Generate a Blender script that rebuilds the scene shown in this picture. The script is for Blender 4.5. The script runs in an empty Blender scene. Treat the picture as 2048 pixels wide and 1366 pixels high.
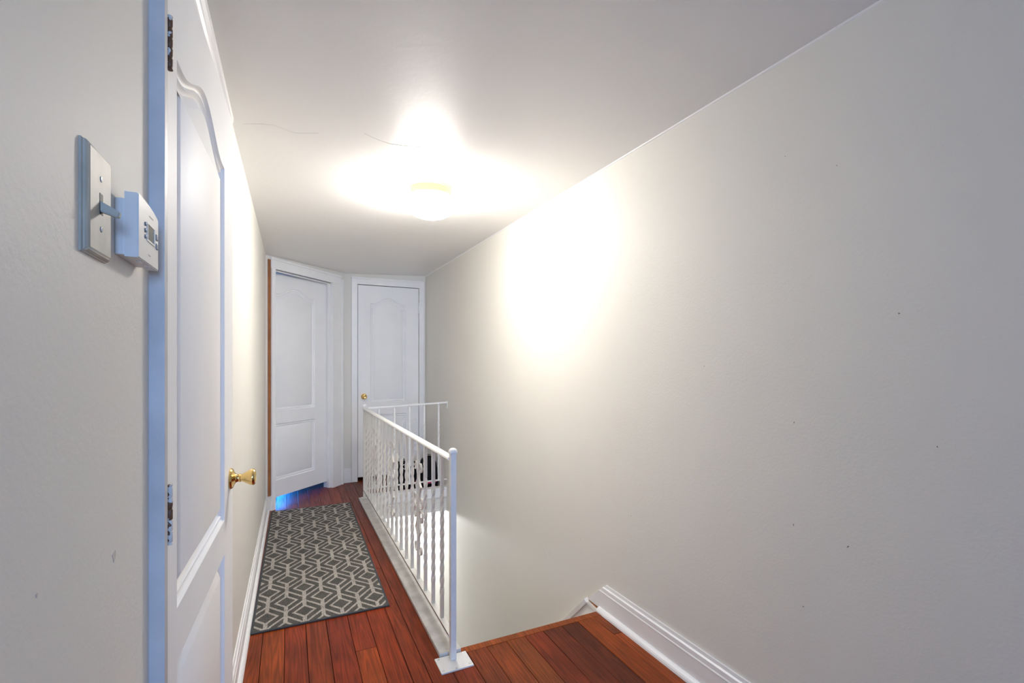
import bpy, bmesh, math, random
from math import pi, sin, cos, radians, atan2, sqrt
from mathutils import Vector, Matrix

random.seed(7)
scene = bpy.context.scene
COL = scene.collection

# ------------------------------------------------------------------ camera
F_PX = 945.0
YAW = math.atan((1024 - 578) / F_PX)
cd = bpy.data.cameras.new('camera')
cam = bpy.data.objects.new('camera', cd)
COL.objects.link(cam)
cam.location = (0, 0, 1.27)
cam.rotation_euler = (pi / 2, 0, -YAW)
cd.sensor_width = 36
cd.lens = F_PX / 2048 * 36
cd.shift_y = (727 - 683) / 2048
cd.clip_start = 0.02
scene.camera = cam

# ------------------------------------------------------------------ world, lights, exposure
w = bpy.data.worlds.new('world')
scene.world = w
w.use_nodes = True
wb = w.node_tree.nodes['Background']
wb.inputs[0].default_value = (0.45, 0.62, 1.0, 1)
wb.inputs[1].default_value = 0.6


def light(name, kind, loc, energy, color, rot=(0, 0, 0), size=None, size_y=None):
    d = bpy.data.lights.new(name, kind)
    d.energy = energy
    d.color = color
    if kind == 'AREA':
        d.shape = 'RECTANGLE'
        d.size = size
        d.size_y = size_y or size
    elif size:
        d.shadow_soft_size = size
    o = bpy.data.objects.new(name, d)
    COL.objects.link(o)
    o.location = loc
    o.rotation_euler = rot
    return o


# daylight coming in through the window behind the camera
light('window_daylight', 'AREA', (0.55, -4.24, 1.45), 195.0, (0.32, 0.55, 1.0), (radians(90), 0, 0), 0.88, 1.18)
# lamp on the floor below, beyond the foot of the stairwell
light('lower_floor_lamp', 'POINT', (0.95, 5.3, -0.30), 55.0, (0.97, 0.98, 1.0), size=0.05)
# daylight of the room behind the angled door
light('bedroom_daylight', 'AREA', (-0.30, 6.52, 0.40), 26.0, (0.03, 0.27, 1.0), (radians(-90), 0, 0), 0.50, 0.60)
scene.cycles.diffuse_bounces = 7
scene.cycles.max_bounces = 12
LAMP_EMIT = 114.0

vs = scene.view_settings
vs.view_transform = 'Standard'
vs.look = 'None'
vs.gamma = 1.0
vs.use_curve_mapping = False
vs.exposure = 0.0


# ------------------------------------------------------------------ materials
def new_mat(name):
    m = bpy.data.materials.new(name)
    m.use_nodes = True
    nt = m.node_tree
    return m, nt, nt.nodes, nt.links, nt.nodes['Principled BSDF']


def plain(name, col, rough=0.5, metal=0.0, bump=0.0, bscale=60.0, vary=0.0, vscale=3.0, spec=0.5, dist=0.002):
    m, nt, N, L, b = new_mat(name)
    b.inputs['Base Color'].default_value = (*col, 1)
    b.inputs['Roughness'].default_value = rough
    b.inputs['Metallic'].default_value = metal
    b.inputs['Specular IOR Level'].default_value = spec
    tc = N.new('ShaderNodeTexCoord')
    if bump:
        n = N.new('ShaderNodeTexNoise')
        n.inputs['Scale'].default_value = bscale
        n.inputs['Detail'].default_value = 3
        bp = N.new('ShaderNodeBump')
        bp.inputs['Strength'].default_value = bump
        bp.inputs['Distance'].default_value = dist
        L.new(tc.outputs['Object'], n.inputs['Vector'])
        L.new(n.outputs['Fac'], bp.inputs['Height'])
        L.new(bp.outputs['Normal'], b.inputs['Normal'])
    if vary:
        n2 = N.new('ShaderNodeTexNoise')
        n2.inputs['Scale'].default_value = vscale
        n2.inputs['Detail'].default_value = 4
        r = N.new('ShaderNodeMapRange')
        r.inputs[1].default_value = 0.3
        r.inputs[2].default_value = 0.7
        r.inputs[3].default_value = 1 - vary
        r.inputs[4].default_value = 1.0
        mx = N.new('ShaderNodeVectorMath')
        mx.operation = 'SCALE'
        mx.inputs[0].default_value = col
        L.new(tc.outputs['Object'], n2.inputs['Vector'])
        L.new(n2.outputs['Fac'], r.inputs[0])
        L.new(r.outputs[0], mx.inputs['Scale'])
        L.new(mx.outputs[0], b.inputs['Base Color'])
    return m


M_WALL = plain('wall_paint', (0.745, 0.728, 0.675), 0.6, bump=0.35, bscale=120, dist=0.0015, vary=0.03, vscale=1.5, spec=0.3)
M_CEIL = plain('ceiling_paint', (0.85, 0.84, 0.82), 0.42, bump=0.25, bscale=40, dist=0.002, vary=0.03, vscale=2)
M_LOWER = plain('lower_wall_paint', (0.80, 0.79, 0.75), 0.6, bump=0.2, bscale=80)
M_WHITE = plain('white_trim_paint', (0.86, 0.855, 0.845), 0.38, bump=0.2, bscale=90, dist=0.001, vary=0.05, vscale=6)
M_DOOR = plain('white_door_paint', (0.88, 0.88, 0.875), 0.5, bump=0.25, bscale=150, dist=0.0008, vary=0.04, vscale=4, spec=0.18)
M_IRON = plain('white_painted_iron', (0.82, 0.815, 0.79), 0.34, bump=0.25, bscale=200, dist=0.0006, vary=0.05, vscale=30)
M_RUSTY = plain('rusty_edge', (0.16, 0.085, 0.05), 0.7, vary=0.5, vscale=30)
M_CURB = plain('worn_white_curb_paint', (0.66, 0.64, 0.61), 0.45, bump=0.4, bscale=60, vary=0.28, vscale=16)
M_BRASS = plain('polished_brass', (0.87, 0.62, 0.25), 0.13, 1.0)
M_STEEL = plain('steel', (0.55, 0.55, 0.55), 0.3, 1.0)
M_HINGE = plain('rusty_painted_hinge', (0.45, 0.36, 0.28), 0.45, 0.6, vary=0.75, vscale=55)
M_HINGE, nt, N, L, b = new_mat('chipped_painted_hinge')
tc = N.new('ShaderNodeTexCoord')
nz = N.new('ShaderNodeTexNoise')
nz.inputs['Scale'].default_value = 55
rp_ = N.new('ShaderNodeValToRGB')
rp_.color_ramp.interpolation = 'CONSTANT'
rp_.color_ramp.elements[0].color = (0.12, 0.055, 0.025, 1)
rp_.color_ramp.elements[1].position = 0.52
rp_.color_ramp.elements[1].color = (0.62, 0.61, 0.58, 1)
L.new(tc.outputs['Object'], nz.inputs['Vector'])
L.new(nz.outputs['Fac'], rp_.inputs[0])
L.new(rp_.outputs[0], b.inputs['Base Color'])
b.inputs['Roughness'].default_value = 0.5
M_RAW = plain('raw_wood', (0.36, 0.14, 0.05), 0.6, vary=0.4, vscale=8)
M_IVORY = plain('aged_ivory_plastic', (0.46, 0.44, 0.365), 0.5, vary=0.22, vscale=25)
M_TSTAT = plain('white_thermostat_plastic', (0.70, 0.695, 0.67), 0.4)
M_SCREEN = plain('lcd_screen', (0.16, 0.17, 0.13), 0.2)
M_GREY = plain('grey_buttons', (0.16, 0.19, 0.23), 0.4)
M_DARK = plain('dark_slot', (0.03, 0.025, 0.02), 0.6)
M_BLACK = plain('black_nylon', (0.006, 0.006, 0.008), 0.8, bump=0.5, bscale=300, spec=0.2)
M_PINK = plain('pink_fabric', (0.65, 0.05, 0.14), 0.7)
M_BROWNFLAP = plain('dark_brown_fabric', (0.03, 0.014, 0.008), 0.7)
M_BIND = plain('charcoal_binding', (0.045, 0.05, 0.055), 0.9, bump=0.6, bscale=260)
M_CHIP = plain('dent_plaster', (0.22, 0.20, 0.18), 0.9)
M_CHIPL = plain('chip_plaster', (0.7, 0.67, 0.62), 0.9)

# lamp globe: gives off the light of the lamp
M_GLOBE, nt, N, L, b = new_mat('lit_opal_glass')
b.inputs['Base Color'].default_value = (0.9, 0.88, 0.84, 1)
b.inputs['Roughness'].default_value = 0.25
b.inputs['Emission Color'].default_value = (1.0, 0.955, 0.895, 1)
b.inputs['Emission Strength'].default_value = LAMP_EMIT

# window pane
M_PANE, nt, N, L, b = new_mat('window_pane')
tr = N.new('ShaderNodeBsdfTransparent')
gl = N.new('ShaderNodeBsdfGlossy')
gl.inputs['Roughness'].default_value = 0.02
mx = N.new('ShaderNodeMixShader')
mx.inputs[0].default_value = 0.06
L.new(tr.outputs[0], mx.inputs[1])
L.new(gl.outputs[0], mx.inputs[2])
L.new(mx.outputs[0], N['Material Output'].inputs['Surface'])


def wood_material():
    m, nt, N, L, b = new_mat('red_stained_floorboard')
    tc = N.new('ShaderNodeTexCoord')
    oi = N.new('ShaderNodeObjectInfo')
    off = N.new('ShaderNodeVectorMath')
    off.operation = 'SCALE'
    off.inputs[0].default_value = (3.1, 11.7, 5.3)
    L.new(oi.outputs['Random'], off.inputs['Scale'])
    add = N.new('ShaderNodeVectorMath')
    L.new(tc.outputs['Object'], add.inputs[0])
    L.new(off.outputs[0], add.inputs[1])
    # long cathedral figure
    mp = N.new('ShaderNodeMapping')
    mp.inputs['Scale'].default_value = (15.0, 0.6, 15.0)
    L.new(add.outputs[0], mp.inputs['Vector'])
    n1 = N.new('ShaderNodeTexNoise')
    n1.inputs['Scale'].default_value = 1.3
    n1.inputs['Detail'].default_value = 1.5
    L.new(mp.outputs[0], n1.inputs['Vector'])
    mul = N.new('ShaderNodeMath')
    mul.operation = 'MULTIPLY'
    mul.inputs[1].default_value = 85.0
    L.new(n1.outputs['Fac'], mul.inputs[0])
    sn = N.new('ShaderNodeMath')
    sn.operation = 'SINE'
    L.new(mul.outputs[0], sn.inputs[0])
    # fine fibres
    mp2 = N.new('ShaderNodeMapping')
    mp2.inputs['Scale'].default_value = (160.0, 5.0, 40.0)
    L.new(add.outputs[0], mp2.inputs['Vector'])
    n2 = N.new('ShaderNodeTexNoise')
    n2.inputs['Scale'].default_value = 1.0
    n2.inputs['Detail'].default_value = 4
    L.new(mp2.outputs[0], n2.inputs['Vector'])
    # stain patches
    n3 = N.new('ShaderNodeTexNoise')
    n3.inputs['Scale'].default_value = 5.0
    n3.inputs['Detail'].default_value = 3
    L.new(add.outputs[0], n3.inputs['Vector'])
    def mr(src, a, bb, c, d):
        r = N.new('ShaderNodeMapRange')
        for i, v in enumerate((a, bb, c, d)):
            r.inputs[i + 1].default_value = v
        L.new(src, r.inputs[0])
        return r.outputs[0]
    def mth(op, p, q):
        r = N.new('ShaderNodeMath')
        r.operation = op
        for i, v in enumerate((p, q)):
            if isinstance(v, (int, float)):
                r.inputs[i].default_value = v
            else:
                L.new(v, r.inputs[i])
        return r.outputs[0]
    f = mth('MULTIPLY', mr(sn.outputs[0], -0.9, 0.4, 0.72, 1.08), mr(n2.outputs['Fac'], 0.3, 0.7, 0.74, 1.16))
    f = mth('MULTIPLY', f, mr(n3.outputs['Fac'], 0.3, 0.7, 0.78, 1.18))
    sc = N.new('ShaderNodeVectorMath')
    sc.operation = 'SCALE'
    dk = N.new('ShaderNodeVectorMath')
    dk.operation = 'MULTIPLY'
    dk.inputs[1].default_value = (0.80, 0.55, 0.28)
    L.new(oi.outputs['Color'], dk.inputs[0])
    L.new(dk.outputs[0], sc.inputs[0])
    L.new(f, sc.inputs['Scale'])
    L.new(sc.outputs[0], b.inputs['Base Color'])
    L.new(mr(n2.outputs['Fac'], 0.3, 0.7, 0.42, 0.30), b.inputs['Roughness'])
    b.inputs['Specular IOR Level'].default_value = 0.2
    bp = N.new('ShaderNodeBump')
    bp.inputs['Strength'].default_value = 0.25
    bp.inputs['Distance'].default_value = 0.001
    L.new(n2.outputs['Fac'], bp.inputs['Height'])
    L.new(bp.outputs['Normal'], b.inputs['Normal'])
    return m


M_WOOD = wood_material()


def rug_material():
    m, nt, N, L, b = new_mat('rug_weave')
    W, P, A, Hh, EE = 0.0873, 0.280, 0.0506, 0.060, 0.018
    T, TB = 0.0125, 0.0190
    tc = N.new('ShaderNodeTexCoord')
    # slight waviness of the woven lines
    nz = N.new('ShaderNodeTexNoise')
    nz.inputs['Scale'].default_value = 60
    L.new(tc.outputs['Object'], nz.inputs['Vector'])
    sc = N.new('ShaderNodeVectorMath')
    sc.operation = 'SCALE'
    sc.inputs['Scale'].default_value = 0.004
    L.new(nz.outputs['Color'], sc.inputs[0])
    ad = N.new('ShaderNodeVectorMath')
    L.new(tc.outputs['Object'], ad.inputs[0])
    L.new(sc.outputs[0], ad.inputs[1])
    sp = N.new('ShaderNodeSeparateXYZ')
    L.new(ad.outputs[0], sp.inputs[0])

    def mth(op, p, q=None):
        r = N.new('ShaderNodeMath')
        r.operation = op
        for i, v in enumerate((p, q)):
            if v is None:
                continue
            if isinstance(v, (int, float)):
                r.inputs[i].default_value = v
            else:
                L.new(v, r.inputs[i])
        return r.outputs[0]
    u = mth('PINGPONG', mth('ADD', sp.outputs[0], 20 * W + 0.0834), W)
    v = mth('PINGPONG', mth('ADD', sp.outputs[1], 10 * P + 0.042), P / 2)
    u1 = mth('SUBTRACT', W, u)
    v1 = mth('SUBTRACT', P / 2, v)
    nrm = sqrt(A * A + Hh * Hh)

    def diamond(uu, vv):
        d = mth('ABSOLUTE', mth('SUBTRACT', mth('ADD', mth('MULTIPLY', uu, Hh), mth('MULTIPLY', vv, A)), A * Hh))
        return mth('LESS_THAN', d, nrm * T / 2)

    def bar(uu, vv):
        return mth('MULTIPLY', mth('LESS_THAN', uu, TB / 2), mth('GREATER_THAN', vv, Hh - 0.004))
    # line from (0, P/2-EE) to (W, EE)
    dy = P / 2 - 2 * EE
    ln = mth('ABSOLUTE', mth('SUBTRACT', mth('ADD', mth('MULTIPLY', u, dy), mth('MULTIPLY', v, W)), W * (P / 2 - EE)))
    line = mth('LESS_THAN', ln, sqrt(dy * dy + W * W) * T / 2)
    mask = line
    for x in (diamond(u, v), diamond(u1, v1), bar(u, v), bar(u1, v1)):
        mask = mth('MAXIMUM', mask, x)
    # tufted loops
    mp = N.new('ShaderNodeMapping')
    mp.inputs['Scale'].default_value = (230, 160, 230)
    L.new(tc.outputs['Object'], mp.inputs['Vector'])
    vo = N.new('ShaderNodeTexVoronoi')
    vo.inputs['Scale'].default_value = 1.0
    L.new(mp.outputs[0], vo.inputs['Vector'])
    n2 = N.new('ShaderNodeTexNoise')
    n2.inputs['Scale'].default_value = 14
    L.new(tc.outputs['Object'], n2.inputs['Vector'])
    mixc = N.new('ShaderNodeMix')
    mixc.data_type = 'RGBA'
    mixc.inputs['A'].default_value = (0.105, 0.100, 0.090, 1)
    mixc.inputs['B'].default_value = (0.45, 0.415, 0.375, 1)
    L.new(mask, mixc.inputs['Factor'])
    r = N.new('ShaderNodeMapRange')
    r.inputs[1].default_value = 0.0
    r.inputs[2].default_value = 0.8
    r.inputs[3].default_value = 1.2
    r.inputs[4].default_value = 0.55
    L.new(vo.outputs['Distance'], r.inputs[0])
    r2 = N.new('ShaderNodeMapRange')
    r2.inputs[1].default_value = 0.3
    r2.inputs[2].default_value = 0.7
    r2.inputs[3].default_value = 0.85
    r2.inputs[4].default_value = 1.1
    L.new(n2.outputs['Fac'], r2.inputs[0])
    s2 = N.new('ShaderNodeVectorMath')
    s2.operation = 'SCALE'
    L.new(mixc.outputs['Result'], s2.inputs[0])
    L.new(mth('MULTIPLY', r.outputs[0], r2.outputs[0]), s2.inputs['Scale'])
    L.new(s2.outputs[0], b.inputs['Base Color'])
    b.inputs['Roughness'].default_value = 0.95
    b.inputs['Specular IOR Level'].default_value = 0.15
    bp = N.new('ShaderNodeBump')
    bp.invert = True
    bp.inputs['Strength'].default_value = 0.6
    bp.inputs['Distance'].default_value = 0.002
    L.new(vo.outputs['Distance'], bp.inputs['Height'])
    L.new(bp.outputs['Normal'], b.inputs['Normal'])
    return m


M_RUG = rug_material()


# ------------------------------------------------------------------ mesh helpers
class MB:
    def __init__(self):
        self.bm = bmesh.new()

    def box(self, x0, x1, y0, y1, z0, z1, bevel=0.0):
        bm = self.bm
        v = [bm.verts.new((x, y, z)) for x in (x0, x1) for y in (y0, y1) for z in (z0, z1)]
        fs = []
        for q in ((0, 1, 3, 2), (4, 6, 7, 5), (0, 4, 5, 1), (2, 3, 7, 6), (0, 2, 6, 4), (1, 5, 7, 3)):
            fs.append(bm.faces.new([v[i] for i in q]))
        if bevel:
            es = list({e for f in fs for e in f.edges})
            bmesh.ops.bevel(bm, geom=es, offset=bevel, segments=2, profile=0.6, affect='EDGES', clamp_overlap=True)
        return self

    def hexa(self, p):      # 8 corners: bottom 4 ccw, top 4 ccw
        bm = self.bm
        v = [bm.verts.new(q) for q in p]
        for q in ((3, 2, 1, 0), (4, 5, 6, 7), (0, 1, 5, 4), (1, 2, 6, 5), (2, 3, 7, 6), (3, 0, 4, 7)):
            bm.faces.new([v[i] for i in q])
        return self

    def prism(self, poly, vec):
        bm = self.bm
        vec = Vector(vec)
        a = [bm.verts.new(p) for p in poly]
        c = [bm.verts.new(Vector(p) + vec) for p in poly]
        n = len(poly)
        bm.faces.new(a)
        bm.faces.new(list(reversed(c)))
        for i in range(n):
            bm.faces.new((a[i], c[i], c[(i + 1) % n], a[(i + 1) % n]))
        return self

    def lathe(self, prof, axis_o, axis, seg=24, cap=True):
        """prof: (radius, along)"""
        bm = self.bm
        ax = Vector(axis).normalized()
        t = Vector((0, 0, 1)) if abs(ax.z) < 0.9 else Vector((1, 0, 0))
        e1 = ax.cross(t).normalized()
        e2 = ax.cross(e1)
        o = Vector(axis_o)
        rings = []
        for r, h in prof:
            if r < 1e-6:
                rings.append([bm.verts.new(o + ax * h)])
            else:
                rings.append([bm.verts.new(o + ax * h + (e1 * cos(2 * pi * i / seg) + e2 * sin(2 * pi * i / seg)) * r) for i in range(seg)])
        for a, c in zip(rings, rings[1:]):
            for i in range(seg):
                j = (i + 1) % seg
                if len(a) == 1 and len(c) == 1:
                    continue
                if len(a) == 1:
                    bm.faces.new((a[0], c[i], c[j]))
                elif len(c) == 1:
                    bm.faces.new((a[i], a[j], c[0]))
                else:
                    bm.faces.new((a[i], a[j], c[j], c[i]))
        if cap:
            for rg in (rings[0], rings[-1]):
                if len(rg) > 2:
                    bm.faces.new(rg)
        return self

    def ribbon(self, pts, w, t, wide):
        """flat strip swept along pts; wide = direction of its width"""
        bm = self.bm
        wd = Vector(wide).normalized() * (w / 2)
        pts = [Vector(p) for p in pts]
        rings = []
        for i, p in enumerate(pts):
            d = (pts[min(i + 1, len(pts) - 1)] - pts[max(i - 1, 0)]).normalized()
            nn = d.cross(wd).normalized() * (t / 2)
            rings.append([bm.verts.new(p + wd + nn), bm.verts.new(p + wd - nn), bm.verts.new(p - wd - nn), bm.verts.new(p - wd + nn)])
        for a, c in zip(rings, rings[1:]):
            for i in range(4):
                j = (i + 1) % 4
                bm.faces.new((a[i], a[j], c[j], c[i]))
        bm.faces.new(rings[0])
        bm.faces.new(list(reversed(rings[-1])))
        return self

    def mesh(self, name, smooth=False):
        bmesh.ops.recalc_face_normals(self.bm, faces=self.bm.faces)
        me = bpy.data.meshes.new(name)
        self.bm.to_mesh(me)
        self.bm.free()
        if smooth:
            for p in me.polygons:
                p.use_smooth = True
            try:
                me.set_sharp_from_angle(angle=radians(38))
            except Exception:
                pass
        return me

    def build(self, name, mat, parent=None, smooth=False):
        return link(self.mesh(name, smooth), name, mat, parent)


def link(me, name, mat, parent=None):
    if mat is not None and not me.materials:
        me.materials.append(mat)
    o = bpy.data.objects.new(name, me)
    COL.objects.link(o)
    if parent is not None:
        o.parent = parent
    return o


def empty(name, loc=(0, 0, 0), rz=0.0, parent=None):
    o = bpy.data.objects.new(name, None)
    COL.objects.link(o)
    o.location = loc
    o.rotation_euler = (0, 0, rz)
    o.empty_display_size = 0.1
    if parent:
        o.parent = parent
    return o


def tag(o, label, cat=None, kind=None, group=None):
    o['label'] = label
    if cat:
        o['category'] = cat
    if kind:
        o['kind'] = kind
    if group:
        o['group'] = group
    return o


def catmull(pts, n=6):
    out = []
    P = [Vector(p) for p in pts]
    for i in range(len(P) - 1):
        p0, p1, p2, p3 = P[max(i - 1, 0)], P[i], P[i + 1], P[min(i + 2, len(P) - 1)]
        for k in range(n):
            t = k / n
            out.append(0.5 * ((2 * p1) + (p2 - p0) * t + (2 * p0 - 5 * p1 + 4 * p2 - p3) * t * t + (3 * p1 - p0 - 3 * p2 + p3) * t ** 3))
    out.append(P[-1])
    return out


# ------------------------------------------------------------------ room geometry constants
def xr(y):                       # face of right wall
    return 1.478 - 0.0143 * (y - 0.7)


def xl(y):                       # face of left wall past the near door
    return -0.200 + 0.0075 * (y - 1.8)


ZL, ZR = 2.197, 2.270            # ceiling height at left and right wall


def zc(x):
    return ZL + (ZR - ZL) * (x + 0.19) / 1.65


YF = 5.31                        # far wall face
NWX = -0.212                     # near left wall face
LOW = -2.70
YE = 2.0                         # stair landing edge
YB = 4.545                       # far side of stairwell

# ------------------------------------------------------------------ floor with boards
fb = MB()
fb.box(-0.30, 0.660, -4.20, 6.6, -0.17, -0.014)
fb.box(0.660, 1.52, -4.20, YE - 0.03, -0.17, -0.014)
fb.box(0.660, 1.52, YB + 0.02, 6.1, -0.17, -0.014)
fb.box(-1.8, -0.30, 4.62, 6.6, -0.17, -0.014)
floor = tag(fb.build('floor', plain('dark_subfloor', (0.02, 0.012, 0.008), 0.9)),
            'red-brown stained wooden strip floor of the hallway and stair landing', 'floor', 'structure')

EDGES = [-0.205, -0.110, -0.018, 0.073, 0.165, 0.265, 0.356, 0.449, 0.517, 0.610, 0.708, 0.802, 0.900, 0.994,
         1.090, 1.192, 1.285, 1.378, 1.50]
TONES = [(0.265, 0.066, 0.024), (0.33, 0.088, 0.028), (0.25, 0.052, 0.020), (0.235, 0.056, 0.022), (0.235, 0.044, 0.019),
         (0.255, 0.050, 0.020), (0.29, 0.058, 0.020), (0.235, 0.052, 0.022), (0.20, 0.046, 0.021), (0.22, 0.046, 0.020),
         (0.215, 0.056, 0.023), (0.24, 0.066, 0.023), (0.245, 0.075, 0.024), (0.20, 0.040, 0.018), (0.135, 0.032, 0.018),
         (0.125, 0.033, 0.018), (0.30, 0.082, 0.021), (0.34, 0.092, 0.022)]


def plank(x0, x1, y0, y1, tone, parent=floor, name='plank', z=0.0):
    # built around its own centre so that grain coordinates are local
    cx, cy = (x0 + x1) / 2, (y0 + y1) / 2
    m = MB()
    g = 0.0011
    m.box(x0 - cx + g, x1 - cx - g, y0 - cy + g, y1 - cy - g, -0.014, 0.0, 0.0016)
    o = m.build(name, M_WOOD, parent)
    o.location = (cx, cy, z + random.uniform(-0.0006, 0.0004))
    k = random.uniform(0.93, 1.07)
    o.color = (tone[0] * k, tone[1] * k, tone[2] * k, 1)
    return o


JOINTS = {5: [2.178], 1: [0.9, 3.6], 2: [1.6, 4.7], 3: [3.3], 4: [1.1, 4.2], 6: [0.7, 3.9], 7: [3.0], 8: [1.5, 4.0], 0: [1.3]}
for i in range(18):
    x0, x1 = EDGES[i], EDGES[i + 1]
    t = TONES[i]
    if i < 9:
        ys = [-4.2] + JOINTS.get(i, []) + [6.5]
        for k in range(len(ys) - 1):
            tt = t
            if i == 5 and k == 0:
                tt = (0.31, 0.078, 0.026)
            plank(x0, min(x1, 0.660), ys[k], ys[k + 1], tt)
    else:
        if i == 17:
            plank(x0, x1 - 0.01, -4.2, 1.80, t)
            plank(x0, x1 - 0.01, 1.80, YE - 0.030, (0.27, 0.075, 0.022))
        elif i == 9:
            plank(x0, x1, -4.2, YE - 0.030, t)
        else:
            plank(x0, x1, -4.2, YE - 0.030, t)
        plank(max(x0, 0.61), x1, YB + 0.02, 6.0, (0.17, 0.045, 0.022))  # far boards: weaker light there is put into a darker tone
for i in range(9):               # boards of the room behind the angled door
    plank(-0.205 - 0.093 * (i + 1), -0.205 - 0.093 * i, 4.66, 6.5, (0.24, 0.06, 0.025))


# nosing board along the landing edge
m = MB()
m.prism([(0, -0.030, -0.026), (0, 0.006, -0.026), (0, 0.014, -0.018), (0, 0.014, -0.007), (0, 0.008, 0.001), (0, -0.030, 0.001)], (0.80, 0, 0))
nose = m.build('trim_1', M_WOOD)
nose.location = (0.675, YE - 0.005, 0)
nose.color = (0.33, 0.105, 0.035, 1)
tag(nose, 'orange-brown rounded wooden nosing along the top edge of the stairs', 'trim', 'structure')

# ------------------------------------------------------------------ ceiling
m = MB()
y0, y1 = -4.25, 6.7
zA, zB = zc(-2.6), zc(2.7)
m.hexa([(-2.6, y0, zA), (2.7, y0, zB), (2.7, y1, zB), (-2.6, y1, zA), (-2.6, y0, zA + 0.15), (2.7, y0, zB + 0.15), (2.7, y1, zB + 0.15), (-2.6, y1, zA + 0.15)])
ceiling = tag(m.build('ceiling', M_CEIL), 'off-white satin painted ceiling with the lit globe lamp', 'ceiling', 'structure')

# hairline cracks and patch marks on the ceiling
def mark(pts, w, mat, name, parent, nrm):
    mm = MB()
    mm.ribbon(catmull(pts, 3), w, 0.0008, Vector(nrm).cross(Vector(pts[-1]) - Vector(pts[0])))
    return mm.build(name, mat, parent)


def cpt(u, v):                    # a point of the ceiling, from plan x, y
    return (u, v, zc(u) - 0.0003)


mark([cpt(-0.16, 2.10), cpt(-0.06, 2.07), cpt(0.02, 2.11), cpt(0.11, 2.08)], 0.0018, M_CHIPL, 'hairline_crack', ceiling, (0, 0, 1))
mark([cpt(0.28, 2.02), cpt(0.40, 2.08), cpt(0.55, 2.06)], 0.0015, M_CHIPL, 'hairline_crack', ceiling, (0, 0, 1))

# ------------------------------------------------------------------ right wall
m = MB()
ya, yb = -0.30, 8.0
m.hexa([(xr(ya), ya, LOW), (xr(yb), yb, LOW), (1.72, yb, LOW), (1.72, ya, LOW), (xr(ya), ya, 2.35), (xr(yb), yb, 2.35), (1.72, yb, 2.35), (1.72, ya, 2.35)])
wall_r = tag(m.build('wall_right', M_WALL), 'long bare greige wall on the right, running down into the stairwell', 'wall', 'structure')

# caulk bead where right wall meets ceiling
m = MB()
p = [(0, 0), (-0.007, 0), (-0.0045, -0.0045), (0, -0.007)]
def sect(y):
    return [(xr(y) + a, y, zc(xr(y)) + c) for a, c in p]
s0, s1 = sect(-0.29), sect(YF)
bm = m.bm
va = [bm.verts.new(q) for q in s0]
vb = [bm.verts.new(q) for q in s1]
for i in range(4):
    bm.faces.new((va[i], va[(i + 1) % 4], vb[(i + 1) % 4], vb[i]))
bm.faces.new(va)
bm.faces.new(vb)
tag(m.build('trim_2', M_WHITE), 'thin white caulk bead between the right wall and the ceiling', 'trim', 'structure')

# small dents and nail marks on the right wall
def chip(y, z, w, h, ang, mat=M_CHIP):
    mm = MB()
    poly = []
    for k in range(7):
        a = 2 * pi * k / 7
        r = 1 + 0.25 * sin(k * 2.7)
        px, pz = cos(a) * w / 2 * r, sin(a) * h / 2 * r
        poly.append((0, px * cos(ang) - pz * sin(ang), px * sin(ang) + pz * cos(ang)))
    mm.prism(poly, (-0.0009, 0, 0))
    o = mm.build('paint_chip', mat, wall_r)
    o.location = (xr(y) + 0.0003, y, z)
    return o


for a in [(0.702, 1.404, 0.005, 0.004, 0), (0.829, 0.735, 0.0035, 0.009, 0.7), (0.992, 0.749, 0.003, 0.008, 0.1), (0.96, 0.50, 0.005, 0.004, 0.4),
          (0.99, 1.08, 0.003, 0.006, 0.3), (1.35, 1.26, 0.003, 0.004, 0), (1.02, 1.95, 0.003, 0.003, 0), (0.86, 1.86, 0.003, 0.003, 0),
          (0.62, 1.06, 0.003, 0.004, 0), (1.78, 0.55, 0.004, 0.004, 0), (2.2, 0.30, 0.004, 0.003, 0)]:
    chip(*a)
for a in [(0.703, 1.3985, 0.006, 0.003, 0.2), (0.962, 0.4965, 0.005, 0.003, 0), (1.60, 0.62, 0.055, 0.0016, -0.35), (2.6, 0.12, 0.16, 0.0015, 0.75)]:
    chip(*a, mat=M_CHIPL)

# ------------------------------------------------------------------ left wall (near piece with door opening, far piece)
D1H = 2.055
m = MB()
m.box(-0.33, NWX, -0.30, 0.985, -0.17, 2.35)                     # near the camera
m.hexa([(-0.33, 1.775, -0.17), (xl(1.775), 1.775, -0.17), (xl(4.585), 4.585, -0.17), (-0.33, 4.585, -0.17),
        (-0.33, 1.775, 2.35), (xl(1.775), 1.775, 2.35), (xl(4.585), 4.585, 2.35), (-0.33, 4.585, 2.35)])
m.box(-0.33, -0.205, 0.985, 1.775, D1H + 0.005, 2.35)
wall_l = tag(m.build('wall_left', M_WALL), 'greige wall on the left holding the switch, thermostat and near door', 'wall', 'structure')
# faint smudge and scuffs
def lchip(y, z, w, h, mat):
    o = chip(y, z, w, h, 0, mat)
    o.parent = wall_l
    o.name = 'scuff_mark'
    o.location = (NWX + 0.0005, y, z)


M_SMUDGE = plain('grey_smudge', (0.56, 0.53, 0.50), 0.6)
lchip(0.80, 1.012, 0.014, 0.014, M_SMUDGE)
lchip(0.585, 1.055, 0.004, 0.004, M_SMUDGE)
lchip(0.615, 0.90, 0.004, 0.003, M_SMUDGE)

# closing wall of the room behind the near door
m = MB()
m.box(-0.80, -0.76, 0.6, 2.2, -0.17, 2.35)
m.box(-0.76, -0.33, 0.6, 0.64, -0.17, 2.35)
m.box(-0.76, -0.33, 2.16, 2.2, -0.17, 2.35)
m.box(-0.76, -0.33, 0.64, 2.16, -0.17, -0.02)
tag(m.build('wall_closet', M_WALL), 'inner walls of the closet behind the near open door', 'wall', 'structure')

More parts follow.
